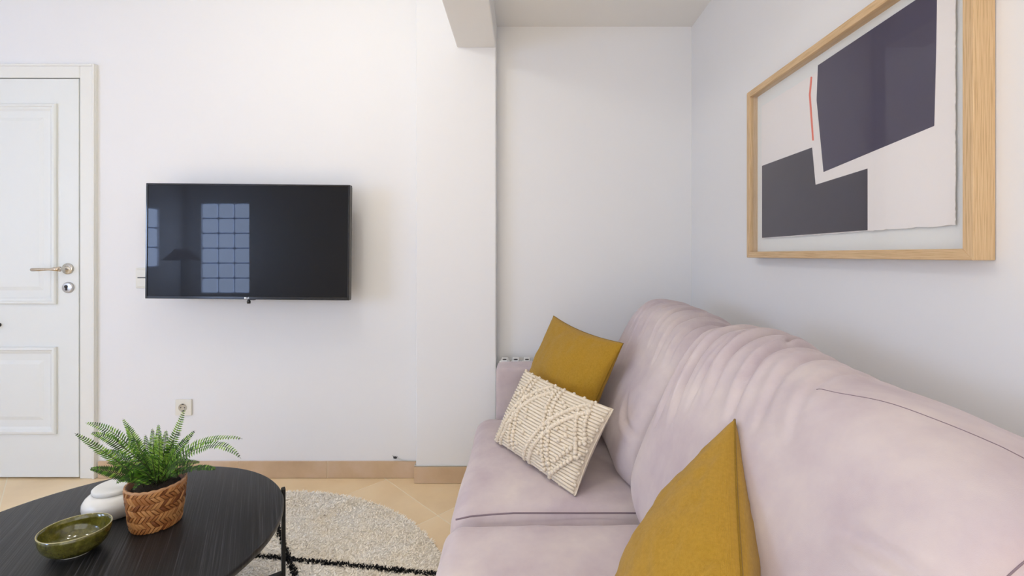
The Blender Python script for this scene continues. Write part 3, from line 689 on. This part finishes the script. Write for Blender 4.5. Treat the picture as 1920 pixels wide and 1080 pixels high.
def tuft(x, y, black, hgt):
    wdt = 0.0016+0.0013*rnd(); lean = (0.010+0.010*rnd())*(0.6 if black else 1); la = rnd()*2*PI; a = la+PI/2+(rnd()-0.5)
    dx, dy = math.cos(a)*wdt, math.sin(a)*wdt; lx_, ly_ = math.cos(la)*lean, math.sin(la)*lean
    z0 = 0.014; o = len(vs)
    vs.extend([(x-dx, y-dy, z0), (x+dx, y+dy, z0), (x+dx+lx_*0.5, y+dy+ly_*0.5, z0+hgt*0.7), (x-dx+lx_*0.5, y-dy+ly_*0.5, z0+hgt*0.7), (x+lx_, y+ly_, z0+hgt)])
    fs.append((o, o+1, o+2, o+3)); fs.append((o+3, o+2, o+4)); mi.extend([black, black])
cnt = 0
while cnt < 90000:
    x = RC.x+(2*rnd()-1)*RR; y = RC.y+(2*rnd()-1)*RR
    if math.hypot(x-RC.x, y-RC.y) > RR*0.985: continue
    if y < 1.45 and rnd() < 0.55: continue
    bk = 1 if dist_line(x+noise.noise(Vector((x*30, y*30, 1)))*0.009, y+noise.noise(Vector((x*30, y*30, 7)))*0.009) < 0.0040 else 0
    tuft(x, y, bk, 0.003+0.006*rnd() + (0.003 if bk else 0)); cnt += 1
for (a, c) in LN:      # denser dark tufts along the lines
    L = math.hypot(c[0]-a[0], c[1]-a[1])
    for k in range(int(L*1400)):
        f = rnd(); x = a[0]+(c[0]-a[0])*f+random.gauss(0, 0.0038)*(1+noise.noise(Vector((f*L*14, 3, 1)))*1.2); y = a[1]+(c[1]-a[1])*f+random.gauss(0, 0.005)
        if math.hypot(x-RC.x, y-RC.y) < RR-0.01: tuft(x, y, 1, 0.011)
m = MB(); m.v = vs; m.f = fs; m.mi = mi; m.sm = [False]*len(fs)
m.build('rug_pile', [M_rug, M_rugb], rug, kind='stuff')

# ================================================================== COFFEE TABLE
TZ = 0.40; TC = Vector((-1.10, 1.17, 0)); TR = 0.43
tb = empty('coffee_table', (TC.x, TC.y, 0), 'round black wood coffee table with thin black metal legs on the rug', 'table')
M_bw = mat('black_stained_oak', (0.02, 0.02, 0.022), 0.42, spec=0.45)
noise_col(M_bw, [(0.005, 0.005, 0.006), (0.011, 0.011, 0.013), (0.050, 0.050, 0.056)], 8, 3, mscale=(38, 0.4, 1), rot=(0, 0, math.radians(-30)), pos=(0.42, 0.70), rough=0.6)
bump(M_bw, 5, 0.6, 0.002, mscale=(40, 0.5, 1), rot=(0, 0, math.radians(-30)), detail=5)
b = MB(); b.lathe([(TR-0.004, TZ-0.020), (TR-0.001, TZ-0.018), (TR, TZ-0.003), (TR-0.002, TZ-0.0005), (TR-0.004, TZ), (0.2, TZ), (0.001, TZ)], TC, 128)
b.build('tabletop', M_bw, tb)
for ang in (38.5, 168, 290):
    a = math.radians(ang); d = Vector((math.cos(a), math.sin(a), 0)); tq = Vector((-d.y, d.x, 0)); c = TC+d*(TR+0.006)
    m = MB(); zt = TZ+0.006
    pts = []
    for q in range(9): an = PI*q/8; pts.append(c-d*0.005+tq*0.0085*math.cos(an)+Vector((0, 0, zt-0.006+0.006*math.sin(an))))
    pts += [c-d*0.005-tq*0.0085+Vector((0, 0, 0.024)), c-d*0.005+tq*0.0085+Vector((0, 0, 0.024))]
    m.prism(pts, d*0.010); m.build('leg', M_black, tb, bevel=0.001, seg=1)
    m = MB(); m.obox(TC+d*(TR/2+0.002)+Vector((0, 0, 0.135)), d*(TR/2-0.001), tq*0.0085, Vector((0, 0, 0.006))); m.build('cross_bar', M_black, tb)

# ------------------------------------------------------------------ green bowl
def on_table(px, py): D = (EYE-TZ)*F/(py-CY); return Vector(((px-CX)/F*D, D, TZ+0.0003))
bc = on_table(141, 1034)
M_olive = mat('olive_glaze', (0.12, 0.12, 0.015), 0.12, spec=0.6, coat=0.4)
noise_col(M_olive, [(0.035, 0.028, 0.004), (0.10, 0.095, 0.014), (0.21, 0.20, 0.035)], 60, 8, pos=(0.3, 0.75), rough=0.75)
bw_ = empty('small_bowl', bc, 'small olive green glazed bowl on the black coffee table, nearest the camera', 'bowl')
out = [(0.034, 0.003), (0.042, 0.006), (0.053, 0.014), (0.061, 0.025), (0.0655, 0.038), (0.0675, 0.050), (0.0678, 0.0585)]
inn = [(0.0660, 0.0597), (0.0640, 0.0585), (0.0635, 0.048), (0.059, 0.032), (0.050, 0.018), (0.036, 0.011), (0.018, 0.010), (0.001, 0.009)]
b = MB(); b.lathe([(0.028, 0.004)]+out+inn, bc, 72, sx=1.08, sy=0.95); b.build('bowl_body', M_olive, bw_)
b = MB(); b.lathe([(0.0330, 0.0), (0.0345, 0.001), (0.0345, 0.0045), (0.0330, 0.005)], bc, 48, sx=1.08, sy=0.95); b.build('foot_ring', mat('bare_clay', (0.62, 0.60, 0.55), 0.6), bw_, label='unglazed pale foot ring')
b = MB()
b.tube([(bc.x+0.0670*1.08*math.cos(2*PI*i/72), bc.y+0.0670*0.95*math.sin(2*PI*i/72), bc.z+0.0592) for i in range(73)], 0.0011, 6); b.build('rim', mat('worn_rim', (0.42, 0.38, 0.20), 0.25), bw_, label='paler worn rim')

# ------------------------------------------------------------------ white jar
jc = on_table(218, 958)
jar = empty('lidded_jar', jc, 'squat white ceramic jar with a flat lid, behind the green bowl', 'jar')
M_cer = mat('white_ceramic', (0.72, 0.71, 0.68), 0.25, spec=0.5)
b = MB(); b.lathe([(0.058, 0.0), (0.065, 0.003), (0.0715, 0.014), (0.0745, 0.028), (0.0735, 0.040), (0.068, 0.050), (0.058, 0.059), (0.051, 0.0625)], jc, 64); b.build('jar_body', M_cer, jar)
b = MB(); b.lathe([(0.047, 0.061), (0.052, 0.0635), (0.0535, 0.067), (0.0530, 0.073), (0.0505, 0.0755), (0.040, 0.0765), (0.001, 0.077)], jc, 64); b.build('lid', mat('white_matt_ceramic', (0.70, 0.70, 0.68), 0.45), jar)

# ------------------------------------------------------------------ potted fern
pc = on_table(293, 981)
fern = empty('potted_fern', pc, 'green fern in a woven bamboo basket pot on the black coffee table', 'potted plant')
RB, RT, PH = 0.054, 0.0665, 0.116
def pr_(z): f = z/PH; return RB+(RT-RB)*min(1, f*1.15)**0.7 if f < 1 else RT
M_ba = [mat('bamboo_light', (0.50, 0.24, 0.085), 0.45, coat=0.2), mat('bamboo_mid', (0.34, 0.135, 0.04), 0.45, coat=0.2), mat('bamboo_dark', (0.20, 0.065, 0.018), 0.5, coat=0.2)]
b = MB(); b.lathe([(RB-0.004, 0.0), (RB, 0.002)]+[(pr_(PH*k/10)-0.0005, PH*k/10) for k in range(1, 11)]+[(RT-0.004, PH), (RT-0.005, PH-0.02), (RT-0.008, PH-0.021), (0.001, PH-0.02)], pc, 48); pot = b.build('basket_pot', M_ba[2], fern)
b = MB(); NROW = 7; NA = 40
for r_ in range(NROW):
    za, zb = PH*r_/NROW, PH*(r_+1)/NROW; sg = 1 if r_ % 2 == 0 else -1
    for i in range(NA):
        if random.random() < 0.04: continue
        a0 = 2*PI*(i+0.0)/NA+0.01; da = 2*PI*1.25/NA*sg; hw = 2*PI/NA*0.5*(0.72+0.22*random.random())
        mi_ = random.choices((0, 1, 2), (0.45, 0.42, 0.13))[0]; ro = 0.0008+random.random()*0.0014; ex = random.uniform(-0.0015, 0.0025)
        vs_ = []
        for q in range(4):
            f = q/3; z = max(0.001, min(PH-0.002, za-ex+(zb-za+2*ex)*f)); a = a0+da*(f-0.5)
            for (dw, dr) in ((-hw, -0.0002), (-hw*0.8, ro+0.0010*math.sin(PI*f)), (hw*0.8, ro+0.0010*math.sin(PI*f)), (hw, -0.0002)):
                r = pr_(z)+dr; vs_.append((pc.x+r*math.cos(a+dw), pc.y+r*math.sin(a+dw), pc.z+z))
        b.add(vs_, [(q*4+k, q*4+k+1, q*4+k+5, q*4+k+4) for q in range(3) for k in range(3)], mi_)
b.build('weave_strips', M_ba, pot, kind='stuff')
b = MB()
pts = [(pc.x+(RT+0.001)*math.cos(2*PI*i/120), pc.y+(RT+0.001)*math.sin(2*PI*i/120), pc.z+PH-0.002+0.0028*abs(math.sin(i*PI/120*22))) for i in range(121)]
def rimP(i, j):
    x, y, z = pts[i]; dz = (-0.006, -0.003, 0.0, 0.002, 0.0)[j]; dr = (0.0, 0.0012, 0.0014, 0.0, -0.003)[j]
    a = 2*PI*i/120; return Vector((x+dr*math.cos(a), y+dr*math.sin(a), z+dz))
b.grid(rimP, 120, 5, cu=True); b.build('woven_rim', mat('bamboo_rim', (0.52, 0.29, 0.15), 0.45), pot)
b = MB(); b.lathe([(RT-0.009, PH-0.0195), (RT-0.012, PH-0.012), (0.03, PH-0.008), (0.001, PH-0.005)], pc, 32); b.build('potting_soil', bump(mat('soil', (0.03, 0.02, 0.013), 0.95), 200, 1, 0.004), fern)
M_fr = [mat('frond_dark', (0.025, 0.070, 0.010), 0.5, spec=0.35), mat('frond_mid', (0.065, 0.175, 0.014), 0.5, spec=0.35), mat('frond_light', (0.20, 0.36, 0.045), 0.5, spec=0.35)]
M_rach = mat('frond_stem', (0.035, 0.035, 0.012), 0.6)
def frond(tip, ctrl, Dt, Dc, tone, ll=0.017, roll=0.0, b0=None, nleaf=30):
    P0 = Vector((pc.x, pc.y, pc.z+PH-0.01))+(b0 or Vector((random.uniform(-1, 1)*0.02, random.uniform(-1, 1)*0.02, 0)))
    P1 = W(ctrl[0], ctrl[1], Dc); P2 = W(tip[0], tip[1], Dt)
    pos = lambda t: P0*(1-t)**2+P1*2*t*(1-t)+P2*t*t
    N_ = 16; st = MB(); st.tube([pos(k/N_) for k in range(N_+1)], [0.0013*(1-0.75*k/N_) for k in range(N_+1)], 5)
    out_dir = Vector((P2.x-P0.x, P2.y-P0.y, 0))
    if out_dir.length < 0.01: out_dir = Vector((0.3, -1, 0))
    out_dir.normalize()
    lf = MB()
    for k in range(nleaf):
        t_ = 0.14+0.85*k/nleaf; p = pos(t_); tg = (pos(min(1, t_+0.02))-pos(t_-0.02)).normalized()
        tz = abs(tg.z); up = Vector((0, 0, 1))*0.75*(1-tz)-out_dir*0.45*(1-tz)+Vector((0, -0.55-1.0*tz, 0.1))
        up = (up-tg*up.dot(tg)).normalized(); up = Matrix.Rotation(roll, 3, tg) @ up
        sd = tg.cross(up).normalized()
        L = ll*(min(1, (t_-0.05)*5)**0.6)*(1-max(0, (t_-0.45)/0.55)**1.5*0.85)
        for sg in (-1, 1):
            d = (sd*sg+tg*0.30+up*random.uniform(0.0, 0.28)).normalized(); wv_ = tg*(0.0026*(0.55+0.45*L/ll))
            a = p; mid = p+d*L*0.55; en = p+d*L-up*L*0.10
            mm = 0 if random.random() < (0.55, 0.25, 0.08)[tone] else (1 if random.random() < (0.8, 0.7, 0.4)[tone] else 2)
            lf.add([a-wv_*0.5, mid-wv_+up*0.0006, en, mid+wv_+up*0.0006, a+wv_*0.6, mid+up*0.0], [(0, 1, 5, 4), (4, 5, 3), (1, 2, 5), (5, 2, 3)], mm)
    o = lf.build('frond', M_fr, fern); st.build('frond_stem', M_rach, o)
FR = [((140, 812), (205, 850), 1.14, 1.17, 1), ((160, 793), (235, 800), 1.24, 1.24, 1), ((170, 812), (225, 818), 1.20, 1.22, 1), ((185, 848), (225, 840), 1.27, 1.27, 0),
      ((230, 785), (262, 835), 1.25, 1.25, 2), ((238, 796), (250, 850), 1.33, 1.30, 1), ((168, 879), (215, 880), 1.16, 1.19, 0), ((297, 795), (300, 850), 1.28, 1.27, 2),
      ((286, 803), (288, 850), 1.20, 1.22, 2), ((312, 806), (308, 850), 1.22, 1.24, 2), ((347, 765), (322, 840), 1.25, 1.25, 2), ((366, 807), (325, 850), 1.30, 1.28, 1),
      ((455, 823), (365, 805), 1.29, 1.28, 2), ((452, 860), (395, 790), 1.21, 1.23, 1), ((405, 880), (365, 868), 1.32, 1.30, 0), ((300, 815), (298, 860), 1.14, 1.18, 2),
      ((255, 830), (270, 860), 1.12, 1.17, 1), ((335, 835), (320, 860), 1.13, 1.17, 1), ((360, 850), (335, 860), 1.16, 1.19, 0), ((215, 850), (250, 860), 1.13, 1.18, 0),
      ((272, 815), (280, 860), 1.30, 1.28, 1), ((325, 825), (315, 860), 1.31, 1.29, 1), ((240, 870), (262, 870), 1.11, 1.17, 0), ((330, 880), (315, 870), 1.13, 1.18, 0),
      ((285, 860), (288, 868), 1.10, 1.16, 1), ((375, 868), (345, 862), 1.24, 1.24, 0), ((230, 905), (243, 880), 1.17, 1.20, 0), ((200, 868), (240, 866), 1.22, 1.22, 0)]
for i, (tip, ct, Dt, Dc, tone) in enumerate(FR):
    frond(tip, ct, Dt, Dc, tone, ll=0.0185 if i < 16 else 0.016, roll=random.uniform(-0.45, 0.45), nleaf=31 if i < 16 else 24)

for q in range(12):
    an = 2*PI*q/12+0.2; rr_ = RT+random.uniform(0.0, 0.035); tipw = Vector((pc.x+rr_*math.cos(an), pc.y+rr_*math.sin(an), pc.z+PH+random.uniform(0.012, 0.05)))
    px_ = CX+tipw.x/tipw.y*F; py_ = CY+(EYE-tipw.z)/tipw.y*F
    cw = Vector((pc.x+0.5*rr_*math.cos(an), pc.y+0.5*rr_*math.sin(an), pc.z+PH+0.055))
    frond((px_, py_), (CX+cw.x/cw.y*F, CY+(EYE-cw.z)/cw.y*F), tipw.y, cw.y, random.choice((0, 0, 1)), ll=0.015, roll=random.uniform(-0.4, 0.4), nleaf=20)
# ================================================================== LAMPS OUT OF FRAME
pl = empty('pendant_lamp', (LAMP[0], LAMP[1], HC+0.05), 'bare bulb pendant lamp hanging from the ceiling above the coffee table', 'lamp')
b = MB(); b.tube([(LAMP[0], LAMP[1], HC+0.045), (LAMP[0], LAMP[1], LAMP[2]+0.12)], 0.003, 8); b.build('flex', M_white, pl)
b = MB(); b.lathe([(0.045, 0), (0.045, 0.02), (0.01, 0.03)], (LAMP[0], LAMP[1], HC+0.02), 24); b.build('ceiling_rose', M_white, pl)
b = MB(); b.lathe([(0.018, 0.045), (0.02, 0.06), (0.018, 0.12), (0.005, 0.125)], LAMP, 20); b.build('lamp_holder', M_white, pl)
for (sx, sy) in CEILING_FILL:  # housings for the added ceiling fill, out of view
    s_ = empty('ceiling_fill_lamp', (sx, sy, HC+0.05), 'round added fill lamp '+{-2.9: 'nearest the left wall', -1.4: 'in the middle, by the rear wall', 0.1: 'nearest the right wall'}[sx], 'lamp', 'added ceiling fill lamps behind the camera')
    b = MB(); b.lathe([(0.11, 0.0), (0.11, 0.06), (0.09, 0.065)], (sx, sy, HC-0.015), 32); b.build('fill_housing', M_white, s_)
for q, (sx, sy) in enumerate(DOWN):  # rings for the added overhead fill spots, out of view
    s_ = empty('down_fill', (sx, sy, HC+0.05), 'small added fill lamp above '+('the door side of the room', 'the coffee table', 'the sofa front')[q], 'lamp', 'added overhead fill lamps')
    b = MB(); b.lathe([(0.035, 0.04), (0.045, 0.035), (0.05, 0.045), (0.05, 0.05)], (sx, sy, HC), 24); b.build('down_fill_ring', M_white, s_)
fl = empty('floor_lamp', (-3.67, -0.57, 0), 'floor lamp with a brown conical shade in the left corner, seen reflected in the television', 'lamp')
b = MB(); b.lathe([(0.13, 0), (0.13, 0.015), (0.02, 0.025)], (-3.67, -0.57, 0), 32); b.build('base', M_black, fl)
b = MB(); b.tube([(-3.67, -0.57, 0.02), (-3.67, -0.57, 1.14)], 0.01, 10); b.build('pole', M_black, fl)
b = MB(); b.lathe([(0.17, 1.08), (0.06, 1.20), (0.05, 1.20), (0.16, 1.08)], (-3.67, -0.57, 0), 40); b.build('lamp_shade', mat('brown_shade', (0.32, 0.12, 0.04), 0.8), fl)
